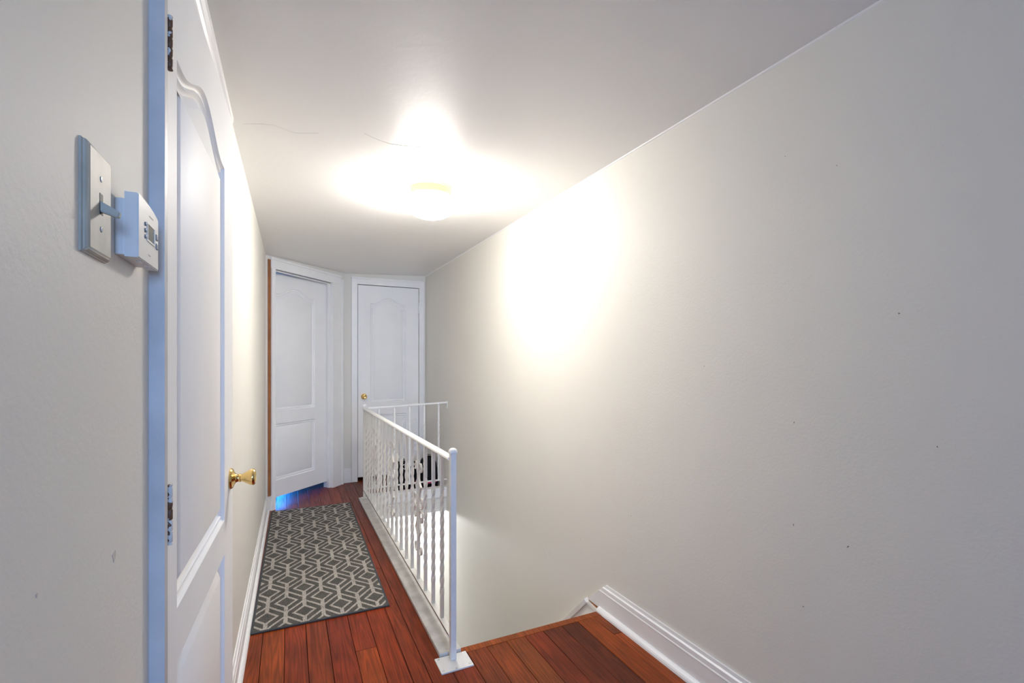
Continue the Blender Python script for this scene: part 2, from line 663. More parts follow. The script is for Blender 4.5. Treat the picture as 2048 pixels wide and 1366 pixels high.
# ------------------------------------------------------------------ back wall with window (behind the camera)
M_TAUPE = plain('bounce_cut_taupe', (0.15, 0.145, 0.13), 0.7, bump=0.2, bscale=80)  # unseen room, added wide and dark to cut light bouncing onto near walls
m = MB()
WX0, WX1, WZ0, WZ1 = 0.10, 1.00, 0.85, 2.05
m.box(-2.5, WX0, -4.25, -4.15, -0.17, 2.35)
m.box(WX1, 2.6, -4.25, -4.15, -0.17, 2.35)
m.box(WX0, WX1, -4.25, -4.15, -0.17, WZ0)
m.box(WX0, WX1, -4.25, -4.15, WZ1, 2.35)
m.box(-2.6, -2.5, -4.25, -0.2, -0.17, 2.35)
m.box(2.6, 2.7, -4.25, -0.2, -0.17, 2.35)
m.box(-2.5, -0.33, -0.30, -0.20, -0.17, 2.35)
m.box(1.72, 2.6, -0.30, -0.20, -0.17, 2.35)
tag(m.build('wall_back', M_TAUPE), 'unseen dark taupe walls added behind the viewer to cut bounced light, with a window', 'wall', 'structure')
m = MB()
m.hexa([(-2.6, -4.3, 2.13), (2.7, -4.3, 2.30), (2.7, -0.2, 2.30), (-2.6, -0.2, 2.13), (-2.6, -4.3, 2.4), (2.7, -4.3, 2.4), (2.7, -0.2, 2.4), (-2.6, -0.2, 2.4)])
m2 = MB()
m2.box(-2.6, -0.30, -4.2, -0.25, -0.17, -0.002)
m2.box(1.52, 2.7, -4.2, -0.25, -0.17, -0.002)
tag(m2.build('floor_back', plain('back_room_floor', (0.20, 0.06, 0.03), 0.4)), 'wooden floor of the room behind the viewer', 'floor', 'structure')
m.bm.free()
win = tag(empty('window_1', (0.55, -4.15, WZ0)), 'white sash window behind the viewer letting in blue daylight', 'window', 'structure')
m = MB()
m.box(-0.52, -0.44, -0.005, 0.02, -0.08, 1.28)
m.box(0.44, 0.52, -0.005, 0.02, -0.08, 1.28)
m.box(-0.44, 0.44, -0.005, 0.02, 1.19, 1.28)
m.box(-0.52, 0.52, -0.005, 0.05, -0.08, 0.0)
m.build('window_frame', M_WHITE, win)
for z0 in (0.0, 0.60):
    m = MB()
    m.box(-0.45, -0.41, -0.06, -0.03, z0, z0 + 0.6)
    m.box(0.41, 0.45, -0.06, -0.03, z0, z0 + 0.6)
    m.box(-0.41, 0.41, -0.06, -0.03, z0, z0 + 0.04)
    m.box(-0.41, 0.41, -0.06, -0.03, z0 + 0.56, z0 + 0.6)
    s = m.build('sash', M_WHITE, win)
    m = MB()
    m.box(-0.41, 0.41, -0.047, -0.043, z0 + 0.04, z0 + 0.56)
    m.build('pane', M_PANE, s)

# ------------------------------------------------------------------ far wall (with closet door) and angled wall
FX0, FX1 = 0.657, 1.337          # opening of far door
FZ = 2.127
m = MB()
m.box(0.500, FX0, YF, YF + 0.10, -0.17, 2.35)
m.box(FX1, 1.60, YF, YF + 0.10, -0.17, 2.35)
m.box(FX0, FX1, YF, YF + 0.10, FZ, 2.35)
m.box(0.50, 1.60, 6.05, 6.10, -0.17, 2.35)           # closet back
m.box(0.46, 0.50, YF + 0.02, 6.6, -0.17, 2.35)
tag(m.build('wall_far', M_WALL), 'narrow greige end wall around the far white door', 'wall', 'structure')

DO = Vector((-0.130, 4.590, 0))
DD = Vector((0.635, 0.678, 0)).normalized()          # along the angled wall
DN = Vector((-DD.y, DD.x, 0))                         # away from the viewer
DROT = atan2(DD.y, DD.x)
door2 = tag(empty('door_2', DO, DROT), 'white arched-panel door standing slightly ajar in the angled corner wall, blue light under it', 'door', 'structure')
# local: x along, y away from the viewer, z up
ZT2 = 2.092
m = MB()
m.box(-0.16, 0.018, 0.0, 0.10, -0.17, 2.35)
m.box(0.772, 0.96, 0.0, 0.10, -0.17, 2.35)
m.box(0.018, 0.772, 0.0, 0.10, ZT2, 2.35)
wd = m.build('wall_angled', M_WALL)
wd.location = DO
wd.rotation_euler = (0, 0, DROT)
tag(wd, 'angled corner wall around the white door that stands ajar', 'wall', 'structure')

# room behind the angled door
m = MB()
m.box(-1.85, -1.8, 4.58, 6.65, -0.17, 2.35)
m.box(-1.85, 0.5, 6.6, 6.65, -0.17, 2.35)
m.box(-1.85, -0.33, 4.56, 4.62, -0.17, 2.35)
tag(m.build('wall_bedroom', M_WALL), 'walls of the room behind the angled door', 'wall', 'structure')

# ------------------------------------------------------------------ lower storey seen through the stairwell
m = MB()
m.box(-1.6, 1.5, 6.3, 6.4, LOW, -0.17)
tag(m.build('wall_lower_far', M_LOWER), 'bright white wall of the floor below, seen between the balusters', 'wall', 'structure')
m = MB()
m.box(-1.65, -1.6, 1.0, 7.1, LOW, -0.17)
m.box(-1.6, 1.6, 1.0, 1.05, LOW, -0.17)
tag(m.build('wall_lower_left', M_LOWER), 'white side walls of the floor below', 'wall', 'structure')
m = MB()
m.box(-1.65, 1.6, 1.0, 7.1, LOW - 0.1, LOW)
tag(m.build('floor_lower', plain('lower_floor_carpet', (0.50, 0.50, 0.50), 0.4, vary=0.3)), 'grey floor of the storey below', 'floor', 'structure')
m = MB()
m.box(-1.65, -0.30, 1.0, 4.62, -0.20, -0.172)
m.box(-1.65, 0.655, 1.0, 7.1, -0.20, -0.172)
m.box(0.655, 1.6, YB + 0.012, 7.1, -0.20, -0.172)
m.box(-1.65, 1.6, 6.6, 7.1, -0.172, -0.15)
tag(m.build('ceiling_lower', M_LOWER), 'ceiling of the storey below under the hallway floor', 'ceiling', 'structure')
# drywall faces of the stair opening
m = MB()
m.box(0.660, 1.46, YB + 0.004, YB + 0.02, -0.172, -0.02)
m.box(0.655, 0.668, YE, YB + 0.01, -0.172, -0.002)
tag(m.build('wall_stairwell', M_WALL), 'short grey drywall edge of the floor around the stair opening', 'wall', 'structure')

# staircase
stairs = tag(empty('staircase', (0.675, YE, 0)), 'wooden staircase descending along the right wall below the landing', 'stairs', 'structure')
RISE, RUN = 0.2, 0.2
for k in range(1, 13):
    m = MB()
    m.box(0, 0.745, RUN * (k - 1) - 0.02, RUN * k + 0.015, -RISE * k - 0.025, -RISE * k, 0.004)
    o = m.build('tread', M_WOOD, stairs)
    o.color = (0.24, 0.06, 0.022, 1)
for k in range(1, 14):
    m = MB()
    z1 = -RISE * (k - 1) - (0.03 if k == 1 else 0.027)
    m.box(0.002, 0.743, RUN * (k - 1) - 0.018, RUN * (k - 1) - 0.004, -RISE * k + 0.001, z1)
    m.build('riser', M_WHITE, stairs)

# ------------------------------------------------------------------ baseboards
def base_prof(side, face, z0=0.0, h=0.146, t=0.016):
    """section points (x, z); side +1 means board grows to +x from face"""
    s = side
    return [(face, z0), (face + s * t, z0), (face + s * t, z0 + h * 0.70), (face + s * (t + 0.002), z0 + h * 0.71), (face + s * (t - 0.001), z0 + h * 0.745),
            (face + s * (t - 0.002), z0 + h * 0.87), (face + s * (t * 0.45), z0 + h * 0.90), (face + s * (t * 0.38), z0 + h), (face, z0 + h)]


def loft(mb, A, B):
    bm = mb.bm
    a = [bm.verts.new(q) for q in A]
    c = [bm.verts.new(q) for q in B]
    n = len(a)
    bm.faces.new(a)
    bm.faces.new(list(reversed(c)))
    for i in range(n):
        bm.faces.new((a[i], c[i], c[(i + 1) % n], a[(i + 1) % n]))
    return mb


def shoe_prof(side, f, r=0.017):
    return [(f, 0.0)] + [(f + side * r * cos(a), r * 1.05 * sin(a)) for a in (0, pi / 8, pi / 4, 3 * pi / 8, pi / 2)]


# left: from the near door to the angled wall
bl = tag(empty('baseboard_left'), 'white baseboard with shoe moulding along the left wall beside the rug', 'baseboard', 'structure')
m = MB()
ya, yb = 1.87, 4.575
loft(m, [(x, ya, z) for x, z in base_prof(1, xl(ya), h=0.118, t=0.014)], [(x, yb, z) for x, z in base_prof(1, xl(yb), h=0.118, t=0.014)])
m.build('board', M_WHITE, bl)
m = MB()
loft(m, [(x, ya, z) for x, z in shoe_prof(1, xl(ya) + 0.014)], [(x, yb, z) for x, z in shoe_prof(1, xl(yb) + 0.014)])
m.build('shoe_moulding', M_WHITE, bl)
m = MB()
ya, yb = -0.29, 0.972
loft(m, [(x, ya, z) for x, z in base_prof(1, NWX, h=0.118, t=0.014)], [(x, yb, z) for x, z in base_prof(1, NWX, h=0.118, t=0.014)])
m.build('board', M_WHITE, bl)

# right: on the landing, its end cut along the stair slope
br = tag(empty('baseboard_right'), 'white moulded baseboard on the landing at the foot of the right wall', 'baseboard', 'structure')
m = MB()
ya = -0.29
pr = base_prof(-1, 0.0, h=0.146)
def yend(z):
    return 2.106 - (z - 0.015) * 1.085 if z > 0.015 else 2.106
A = [(xr(ya) + x, ya, z) for x, z in pr]
B = [(xr(2.05) + x, yend(z), max(z, 0.014)) for x, z in pr]
bm = m.bm
loft(m, A, [(xr(2.0) + x, 2.0, z) for x, z in pr] if False else B)
m.build('board', M_WHITE, br)
m = MB()
yb = 2.005
loft(m, [(xr(ya) - 0.016 + (x), ya, z) for x, z in shoe_prof(-1, 0.0, 0.022)], [(xr(yb) - 0.016 + (x), yb, z) for x, z in shoe_prof(-1, 0.0, 0.022)])
m.build('shoe_moulding', M_WHITE, br)
# stair skirt board below
m = MB()
x0 = 1.461
m.prism([(x0, 2.012, -0.03), (x0, 2.095, -0.002), (x0, 2.135, -0.010), (x0, 4.5, -2.36), (x0, 4.5, -2.69), (x0, 2.012, -0.22)], (-0.012, 0, 0))
m.build('skirt_board', M_WHITE, br)
m = MB()
loft(m, [(1.441, 2.118, -0.012), (1.438, 2.135, 0.002), (1.461, 2.135, 0.012), (1.461, 2.118, -0.002)],
        [(1.441, 4.50, -2.388), (1.438, 4.515, -2.372), (1.461, 4.515, -2.362), (1.461, 4.50, -2.376)])
m.build('skirt_moulding', M_WHITE, br)
m = MB()
m.prism([(1.455, 2.012, -0.002), (1.455, 2.100, 0.004), (1.455, 2.112, -0.010), (1.455, 2.012, -0.022)], (-0.016, 0, 0))
m.build('return_strip', M_WHITE, br)
m = MB()
m.prism([(1.457, 2.006, 0.006), (1.457, 2.104, 0.013), (1.457, 2.104, 0.009), (1.457, 2.006, -0.004)], (-0.013, 0, 0))
m.build('raw_gap_strip', M_RAW, br)
# right wall behind the far railing
m = MB()
ya, yb = 4.64, YF
loft(m, [(xr(ya) + x, ya, z) for x, z in pr], [(xr(yb) + x, yb, z) for x, z in pr])
m.build('board', M_WHITE, br)

# far wall: short piece between the two doors
bf = MB()
A = [(0.512, YF + x, z) for x, z in base_prof(-1, 0.0, h=0.150)]
B = [(0.602, YF + x, z) for x, z in base_prof(-1, 0.0, h=0.150)]
loft(bf, A, B)
tag(bf.build('baseboard_far', M_WHITE), 'short white baseboard between the angled door and the far door', 'baseboard', 'structure')

# ------------------------------------------------------------------ panelled doors
def arch_outline(x0, x1, z0, zs, rise, n=36):
    pts = [(x0, z0), (x1, z0), (x1, zs)]
    if rise > 0:
        c, hw = (x0 + x1) / 2, (x1 - x0) / 2 * 0.86
        for i in range(1, n):
            x = x1 + (x0 - x1) * i / n
            d = abs(x - c)
            z = zs + (rise * (0.5 + 0.5 * cos(pi * d / hw)) if d < hw else 0)
            pts.append((x, z))
    pts.append((x0, zs))
    return pts


def inset(pts, d):
    n = len(pts)
    out = []
    for i in range(n):
        p0, p1, p2 = Vector(pts[i - 1]), Vector(pts[i]), Vector(pts[(i + 1) % n])
        a = (p1 - p0).normalized()
        c = (p2 - p1).normalized()
        na, nc = Vector((-a.y, a.x)), Vector((-c.y, c.x))
        bis = (na + nc)
        k = bis.length_squared
        bis = bis * (2.0 / k) if k > 1e-6 else na
        out.append(tuple(p1 + bis * d))
    return out


PROFILE = [(0.0, 0.0), (0.003, 0.0035), (0.007, 0.0058), (0.011, 0.0062), (0.0135, 0.0045), (0.017, 0.0040), (0.021, 0.0075), (0.026, 0.0090),
           (0.031, 0.0080), (0.046, 0.0028), (0.049, 0.0022)]


def make_leaf(parent, W, z0, z1, thick, panels, name='door_leaf'):
    """front face at y=0 looking to -y"""
    m = MB()
    bm = m.bm
    loops = [[(0, z0), (W, z0), (W, z1), (0, z1)]] + [arch_outline(*p) for p in panels]
    es = []
    outer = None
    for lp in loops:
        vv = [bm.verts.new((x, 0, z)) for x, z in lp]
        if outer is None:
            outer = vv
        for i in range(len(vv)):
            es.append(bm.edges.new((vv[i], vv[(i + 1) % len(vv)])))
    bmesh.ops.triangle_fill(bm, edges=es, use_beauty=True)
    back = [bm.verts.new((x, thick, z)) for x, z in loops[0]]
    bm.faces.new(back)
    for i in range(4):
        bm.faces.new((outer[i], outer[(i + 1) % 4], back[(i + 1) % 4], back[i]))
    for f in bm.faces:
        if all(abs(v.co.y) < 1e-6 for v in f.verts):
            if f.normal.y > 0:
                f.normal_flip()
    me = bpy.data.meshes.new(name)
    bmesh.ops.recalc_face_normals(bm, faces=[f for f in bm.faces if any(v.co.y > 1e-6 for v in f.verts)])
    bm.to_mesh(me)
    bm.free()
    leaf = link(me, name, M_DOOR, parent)
    for lp in loops[1:]:
        m = MB()
        rings = []
        for d, dep in PROFILE:
            rings.append([m.bm.verts.new((x, dep * 1.7, z)) for x, z in inset(lp, d)])
        n = len(lp)
        for a, c in zip(rings, rings[1:]):
            for i in range(n):
                j = (i + 1) % n
                m.bm.faces.new((a[i], a[j], c[j], c[i]))
        m.bm.faces.new(rings[-1])
        me = m.mesh('panel', True)
        for p in me.polygons:
            if p.normal.y > 0:
                me.flip_normals()
                break
        link(me, 'panel', M_DOOR, leaf)
    return leaf


def knob(parent, pos, scale=1.0):
    """axis towards local -y"""
    m = MB()
    s = scale
    m.lathe([(0.0325 * s, 0.0), (0.0335 * s, 0.003), (0.031 * s, 0.008), (0.024 * s, 0.011), (0.016 * s, 0.015), (0.0125 * s, 0.019), (0.012 * s, 0.024),
             (0.0135 * s, 0.026), (0.0135 * s, 0.028), (0.0115 * s, 0.030), (0.0125 * s, 0.035), (0.018 * s, 0.044), (0.0235 * s, 0.053), (0.0262 * s, 0.061), (0.026 * s, 0.066),
             (0.0235 * s, 0.0695), (0.019 * s, 0.0708), (0.0175 * s, 0.0695), (0.0, 0.068)], pos, (0, -1, 0), 32)
    return m.build('door_knob', M_BRASS, parent, True)


def hinge(parent, x, z0, z1, mat, r=0.0055, y=-0.004):
    m = MB()
    n = 5
    h = (z1 - z0) / n
    for k in range(n):
        m.lathe([(r * 0.7, 0), (r, 0.002), (r, h - 0.002), (r * 0.7, h)], (x, y, z0 + k * h), (0, 0, 1), 12)
    m.lathe([(r * 1.1, -0.004), (r * 0.8, 0.0)], (x, y, z0), (0, 0, 1), 12)
    m.lathe([(r * 0.8, 0.0), (r * 1.1, 0.004)], (x, y, z1), (0, 0, 1), 12)
    return m.build('hinge', mat, parent, True)


# near door on the left wall, hinged towards the viewer, a couple of degrees open
door1 = tag(empty('door_1', (-0.192, 1.0, 0), atan2(0.999, 0.036)), 'white two-panel door close on the left with brass knob, slightly open', 'door', 'structure')
leaf1 = make_leaf(door1, 0.765, 0.018, D1H - 0.006, 0.036, [(0.066, 0.606, 0.812, 1.838, 0.072), (0.066, 0.606, 0.20, 0.712, 0)])
k1 = knob(leaf1, (0.708, 0.0, 0.911), 0.97)
k1['label'] = 'polished brass door knob'
for z0, z1 in ((1.788, 1.874), (0.957, 1.054), (0.20, 0.29)):
    hinge(leaf1, 0.004, z0, z1, M_HINGE, 0.0046, -0.003)
# frame of that door, in line with the wall (child of the door, expressed in its frame)
inv = Matrix.Translation((-0.192, 1.0, 0)) @ Matrix.Rotation(atan2(0.999, 0.036), 4, 'Z')
inv = inv.inverted()


def world_part(mb, name, mat, parent, invm):
    bmesh.ops.transform(mb.bm, matrix=invm, verts=mb.bm.verts)
    return mb.build(name, mat, parent)


m = MB()
m.box(NWX - 0.02, -0.190, 0.974, 0.996, 0.0, 2.19, 0.0015)
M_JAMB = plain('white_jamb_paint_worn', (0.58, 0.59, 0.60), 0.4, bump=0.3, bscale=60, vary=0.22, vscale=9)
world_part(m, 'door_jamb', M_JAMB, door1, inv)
m = MB()
m.box(-0.33, -0.2015, 1.775, 1.79, 0.0, D1H, 0.001)
m.box(xl(1.8) - 0.005, xl(1.8) + 0.004, 1.785, 1.868, 0.0, D1H + 0.004, 0.001)
world_part(m, 'door_jamb', M_WHITE, door1, inv)
m = MB()
hp_ = [(-0.215, D1H + 0.004), (-0.188, D1H + 0.004), (-0.186, D1H + 0.018), (-0.181, D1H + 0.024), (-0.180, D1H + 0.036), (-0.174, D1H + 0.042), (-0.172, D1H + 0.056), (-0.215, D1H + 0.056)]
m.prism([(x, 0.974, z) for x, z in hp_], (0, 0.905, 0))
world_part(m, 'header_casing', M_WHITE, door1, inv)

# angled door: leaf hinged on its right side, standing ajar into the room behind
leaf_dir = Vector((sin(radians(47)), cos(radians(47)), 0))
hp = DO + DD * 0.77 + DN * 0.06
LW = 0.81
lo = hp - leaf_dir * LW

leaf2 = make_leaf(door2, LW, 0.063, 2.088, 0.035, [(0.155, 0.6475, 0.838, 1.902, 0.070), (0.155, 0.6475, 0.214, 0.722, 0)])
rel = lo - DO
leaf2.location = (rel.dot(DD), rel.dot(DN), 0)
leaf2.rotation_euler = (0, 0, atan2(leaf_dir.y, leaf_dir.x) - DROT)
m = MB()
m.lathe([(0.0, -0.004), (0.008, -0.004), (0.009, 0.0)], (0, 0, 0), (0, 1, 0), 12)
m.box(-0.0065, 0.0065, -0.003, 0.001, -0.022, 0.022, 0.001)
lp = m.build('latch_plate', M_BRASS, leaf2)
lp.location = (0.166, -0.001, 0.906)
lp['label'] = 'small brass latch plate'


def casing(mb, x0, x1, z0, z1, y=0.0, t=0.018, outer='L'):
    """vertical casing in door-local frame: front at y - t, two raised edges"""
    mb.box(x0, x1, y - t * 0.72, y + 0.001, z0, z1, 0.0015)
    wdt = x1 - x0
    if outer == 'L':
        mb.box(x0 - 0.001, x0 + wdt * 0.22, y - t, y + 0.001, z0, z1, 0.003)
        mb.box(x1 - wdt * 0.16, x1 - 0.001, y - t * 0.86, y, z0, z1, 0.002)
    else:
        mb.box(x1 - wdt * 0.22, x1 + 0.001, y - t, y + 0.001, z0, z1, 0.003)
        mb.box(x0 + 0.001, x0 + wdt * 0.16, y - t * 0.86, y, z0, z1, 0.002)


m = MB()
casing(m, -0.022, 0.022, 0.0, 2.175, 0.0, 0.020, 'L')
m.build('side_casing', M_WHITE, door2)
m = MB()
m.box(0.835, 0.915, -0.014, 0.001, 0.0, 2.152, 0.002)
m.box(0.905, 0.928, -0.024, 0.001, 0.0, 2.152, 0.004)
m.build('side_casing', M_WHITE, door2)
m = MB()
m.box(0.768, 0.833, -0.016, 0.001, 0.0, 2.145, 0.002)
m.box(0.768, 0.784, -0.001, 0.10, 0.0, ZT2 + 0.01, 0.001)
m.box(0.010, 0.026, -0.001, 0.10, 0.0, ZT2 + 0.01, 0.001)
m.box(0.018, 0.772, -0.001, 0.10, ZT2, ZT2 + 0.014, 0.001)
m.box(0.756, 0.770, 0.020, 0.048, 0.0, ZT2, 0.001)
m.box(0.024, 0.770, 0.020, 0.040, ZT2 - 0.013, ZT2, 0.001)
m.build('door_jamb', M_WHITE, door2)
m = MB()
m.box(-0.028, 0.885, -0.018, 0.001, 2.094, 2.168, 0.002)
m.box(-0.034, 0.895, -0.028, 0.001, 2.166, 2.184, 0.004)
m.build('header_casing', M_WHITE, door2)
m = MB()
m.box(-0.052, -0.026, -0.010, 0.02, 0.13, 2.165, 0.001)
o = m.build('bare_wood_strip', M_RAW, door2)
o['label'] = 'unpainted brown wood edge of the frame'

# far door
door3 = tag(empty('door_3', (0.672, YF, 0)), 'white arched-panel door with brass knob in the far end wall', 'door', 'structure')
leaf3 = make_leaf(door3, 0.659, 0.042, 2.119, 0.036, [(0.130, 0.517, 0.845, 1.925, 0.066), (0.130, 0.517, 0.215, 0.712, 0)])
leaf3.location = (0, 0.004, 0)
k3 = knob(leaf3, (0.062, 0.0, 0.913), 0.95)
k3['label'] = 'brass door knob'
for z0, z1 in ((1.838, 1.962), (0.28, 0.38)):
    hinge(leaf3, 0.663, z0, z1, M_STEEL, 0.006, -0.006)
m = MB()
casing(m, -0.067, -0.006, 0.0, 2.196, 0.0, 0.020, 'L')
m.box(-0.016, -0.004, -0.001, 0.10, 0.0, FZ, 0.001)
m.build('side_casing', M_WHITE, door3)
m = MB()
casing(m, 0.665, 0.722, 0.0, 2.196, 0.0, 0.020, 'R')
m.box(0.6635, 0.672, 0.012, 0.10, 0.0, FZ, 0.001)
m.build('side_casing', M_WHITE, door3)
m = MB()
m.box(-0.067, 0.722, -0.0145, 0.001, 2.126, 2.198, 0.002)
m.box(-0.069, 0.724, -0.020, 0.001, 2.182, 2.202, 0.004)
m.box(-0.010, 0.668, -0.017, 0.001, 2.124, 2.136, 0.002)
m.build('header_casing', M_WHITE, door3)

# ------------------------------------------------------------------ curbs of the stair opening
m = MB()
m.box(0.586, 0.684, 1.972, YB + 0.05, 0.0, 0.020, 0.004)
tag(m.build('trim_3', M_CURB), 'worn white painted curb board under the long railing', 'trim', 'structure')
m = MB()
m.box(0.684, xr(4.6), YB - 0.012, YB + 0.075, -0.055, 0.036, 0.003)
m.box(0.684, xr(4.6), YB - 0.017, YB + 0.075, 0.018, 0.038, 0.004)
tag(m.build('trim_4', M_WHITE), 'white painted beam across the far end of the stair opening', 'trim', 'structure')

# ------------------------------------------------------------------ stair railing (one welded piece, L shaped)
rail = tag(empty('stair_railing', (0.635, 1.94, 0)), 'white wrought iron stair railing with twisted balusters and scrolls', 'railing')
RO = Vector((0.635, 1.94, 0))


def rp(name, mb, mat=M_IRON, smooth=False, parent=None):
    bmesh.ops.translate(mb.bm, verts=mb.bm.verts, vec=-RO)
    return mb.build(name, mat, parent or rail, smooth)


YP = 4.565                        # far corner post
m = MB()
m.box(0.6225, 0.6475, 1.9275, 1.9525, 0.006, 0.888, 0.0015)
o = rp('post', m)
m = MB()
m.box(0.619, 0.651, 1.924, 1.956, 0.884, 0.892, 0.002)
m.lathe([(0.0195, 0.0), (0.0195, 0.004), (0.016, 0.012), (0.009, 0.017), (0.0, 0.019)], (0.635, 1.94, 0.890), (0, 0, 1), 20)
rp('post_cap', m, smooth=True)
m = MB()
m.box(0.624, 0.646, YP - 0.011, YP + 0.011, 0.018, 0.872, 0.0015)
rp('post', m)
m = MB()
m.box(0.621, 0.649, YP - 0.014, YP + 0.014, 0.868, 0.880, 0.002)
m.lathe([(0.017, 0.0), (0.017, 0.004), (0.012, 0.012), (0.0, 0.016)], (0.635, YP, 0.878), (0, 0, 1), 20)
rp('post_cap', m, smooth=True)
# top rail: moulded cap over a flat bar
def rail_section():
    return [(-0.018, 0.0), (-0.020, 0.004), (-0.018, 0.010), (-0.010, 0.015), (0.010, 0.015), (0.018, 0.010), (0.020, 0.004), (0.018, 0.0)]


m = MB()
loft(m, [(0.635 + a, 1.950, 0.855 + b2) for a, b2 in rail_section()], [(0.635 + a, YP, 0.848 + b2) for a, b2 in rail_section()])
rp('top_rail', m, smooth=True)
m = MB()
m.box(0.620, 0.650, 1.952, YP - 0.010, 0.093, 0.105, 0.0015)
bo = rp('bottom_rail', m)
m = MB()
m.box(0.6188, 0.6203, 1.955, YP - 0.012, 0.1015, 0.1055)
rp('rust_line', m, M_RUSTY, parent=rail)
XW = xr(4.52)
m = MB()
loft(m, [(0.640, YP + a, 0.850 + b2) for a, b2 in [(-0.015, -0.004), (-0.015, 0.010), (0.015, 0.010), (0.015, -0.004)]],
     [(XW - 0.002, YP - 0.04 + a, 0.882 + b2) for a, b2 in [(-0.015, -0.004), (-0.015, 0.010), (0.015, 0.010), (0.015, -0.004)]])
rp('top_rail', m)
m = MB()
loft(m, [(0.644, YP + a, 0.096 + b2) for a, b2 in [(-0.012, 0), (-0.012, 0.010), (0.012, 0.010), (0.012, 0)]],
     [(XW - 0.002, YP - 0.02 + a, 0.112 + b2) for a, b2 in [(-0.012, 0), (-0.012, 0.010), (0.012, 0.010), (0.012, 0)]])
rp('bottom_rail', m)
m = MB()
m.box(XW - 0.005, XW + 0.0005, YP - 0.062, YP - 0.018, 0.825, 0.898, 0.001)
m.lathe([(0.0, 0.004), (0.005, 0.004), (0.006, 0.0)], (XW - 0.005, YP - 0.04, 0.840), (-1, 0, 0), 10)
rp('wall_bracket', m)


def baluster_mesh(name, h, half, z0, z1, turns):
    """square bar of height h, twisted between z0 and z1"""
    m = MB()
    bm = m.bm
    zs = [0.0, z0 - 0.006]
    n = max(1, int((z1 - z0) / 0.0085))
    zs += [z0 + (z1 - z0) * i / n for i in range(n + 1)]
    zs += [z1 + 0.006, h]
    rings = []
    for z in zs:
        t = min(max((z - z0) / (z1 - z0), 0), 1)
        a = 2 * pi * turns * t + pi / 4
        r = half * sqrt(2)
        rings.append([bm.verts.new((r * cos(a + k * pi / 2), r * sin(a + k * pi / 2), z)) for k in range(4)])
    for A, B in zip(rings, rings[1:]):
        for k in range(4):
            bm.faces.new((A[k], A[(k + 1) % 4], B[(k + 1) % 4], B[k]))
    bm.faces.new(rings[0])
    bm.faces.new(rings[-1])
    return m.mesh(name)


BAL = baluster_mesh('baluster', 0.756, 0.0076, 0.105, 0.59, 2.25)
BALP = baluster_mesh('baluster_plain', 0.756, 0.0076, 0.30, 0.302, 0)

S_TOP = [(0.007, 0.180), (0.0085, 0.196), (0.012, 0.215), (0.024, 0.238), (0.042, 0.244), (0.060, 0.234), (0.066, 0.216), (0.056, 0.200), (0.044, 0.204), (0.043, 0.212)]
S_ARM = [(0.0075, 0.198), (0.0085, 0.180), (0.013, 0.160), (0.025, 0.141), (0.040, 0.128), (0.056, 0.119)]
S_ARM2 = [(0.056, 0.119), (0.044, 0.104), (0.032, 0.084), (0.024, 0.062), (0.022, 0.044), (0.026, 0.026), (0.034, 0.010)]
S_C = [(0.028, 0.003), (0.044, 0.004), (0.066, 0.006), (0.082, 0.018), (0.087, 0.038), (0.080, 0.058), (0.064, 0.067), (0.052, 0.058), (0.052, 0.044), (0.062, 0.040)]


def scroll_mesh():
    m = MB()
    for sx in (1, -1):
        for sz in (1, -1):
            for pth in (S_TOP, S_ARM, S_ARM2, S_C):
                m.ribbon(catmull([(sx * a, 0, sz * b2) for a, b2 in pth], 4), 0.011, 0.0034, (0, 1, 0))
    for sz in (1, -1):
        zz = sz * 0.190
        m.box(-0.012, 0.012, -0.008, 0.008, zz - 0.005, zz + 0.005, 0.001)
    return m.mesh('scroll_ornament')


SCR = scroll_mesh()
ORN = (4, 9, 14)
for k in range(1, 18):
    y = 2.098 + 0.1448 * (k - 1)
    me = BALP if k in ORN else BAL
    o = link(me, 'baluster', M_IRON, rail)
    o.location = (0.0, y - RO.y, 0.100)
    o.rotation_euler = (0, 0, 0)
    if k in ORN:
        s = link(SCR, 'scroll_ornament', M_IRON, rail)
        s.location = (0.0, y - RO.y, 0.490)
        s.rotation_euler = (0, 0, pi / 2)
for k, x in enumerate((0.768, 0.909, 1.052, 1.198, 1.341)):
    me = BALP if k == 2 else BAL
    o = link(me, 'baluster', M_IRON, rail)
    f = (x - 0.64) / (XW - 0.64)
    o.location = (x - RO.x, YP - 0.02 * f - RO.y, 0.102 + 0.014 * f)
    if k == 2:
        s = link(SCR, 'scroll_ornament', M_IRON, rail)
        s.location = (x - RO.x, YP - 0.02 * f - RO.y, 0.497)

# base plate with screws
m = MB()
m.box(0.562, 0.702, 1.862, 1.968, 0.0, 0.0065, 0.0012)
bp_ = rp('base_plate', m)
for sx, sy in ((0.574, 1.874), (0.690, 1.876), (0.576, 1.955), (0.686, 1.958), (0.628, 1.870)):
    m = MB()
    m.lathe([(0.0045, 0.0), (0.0042, 0.0018), (0.002, 0.0028), (0.0, 0.003)], (0, 0, 0), (0, 0, 1), 12)
    m.box(-0.0032, 0.0032, -0.0005, 0.0005, 0.0022, 0.0032)
    s = m.build('screw', M_STEEL, bp_, True)
    s.location = (sx - RO.x, sy - RO.y, 0.0063)
m = MB()
m.box(0.605, 0.667, YP - 0.028, YP + 0.020, 0.020, 0.0245, 0.001)
rp('base_plate', m)

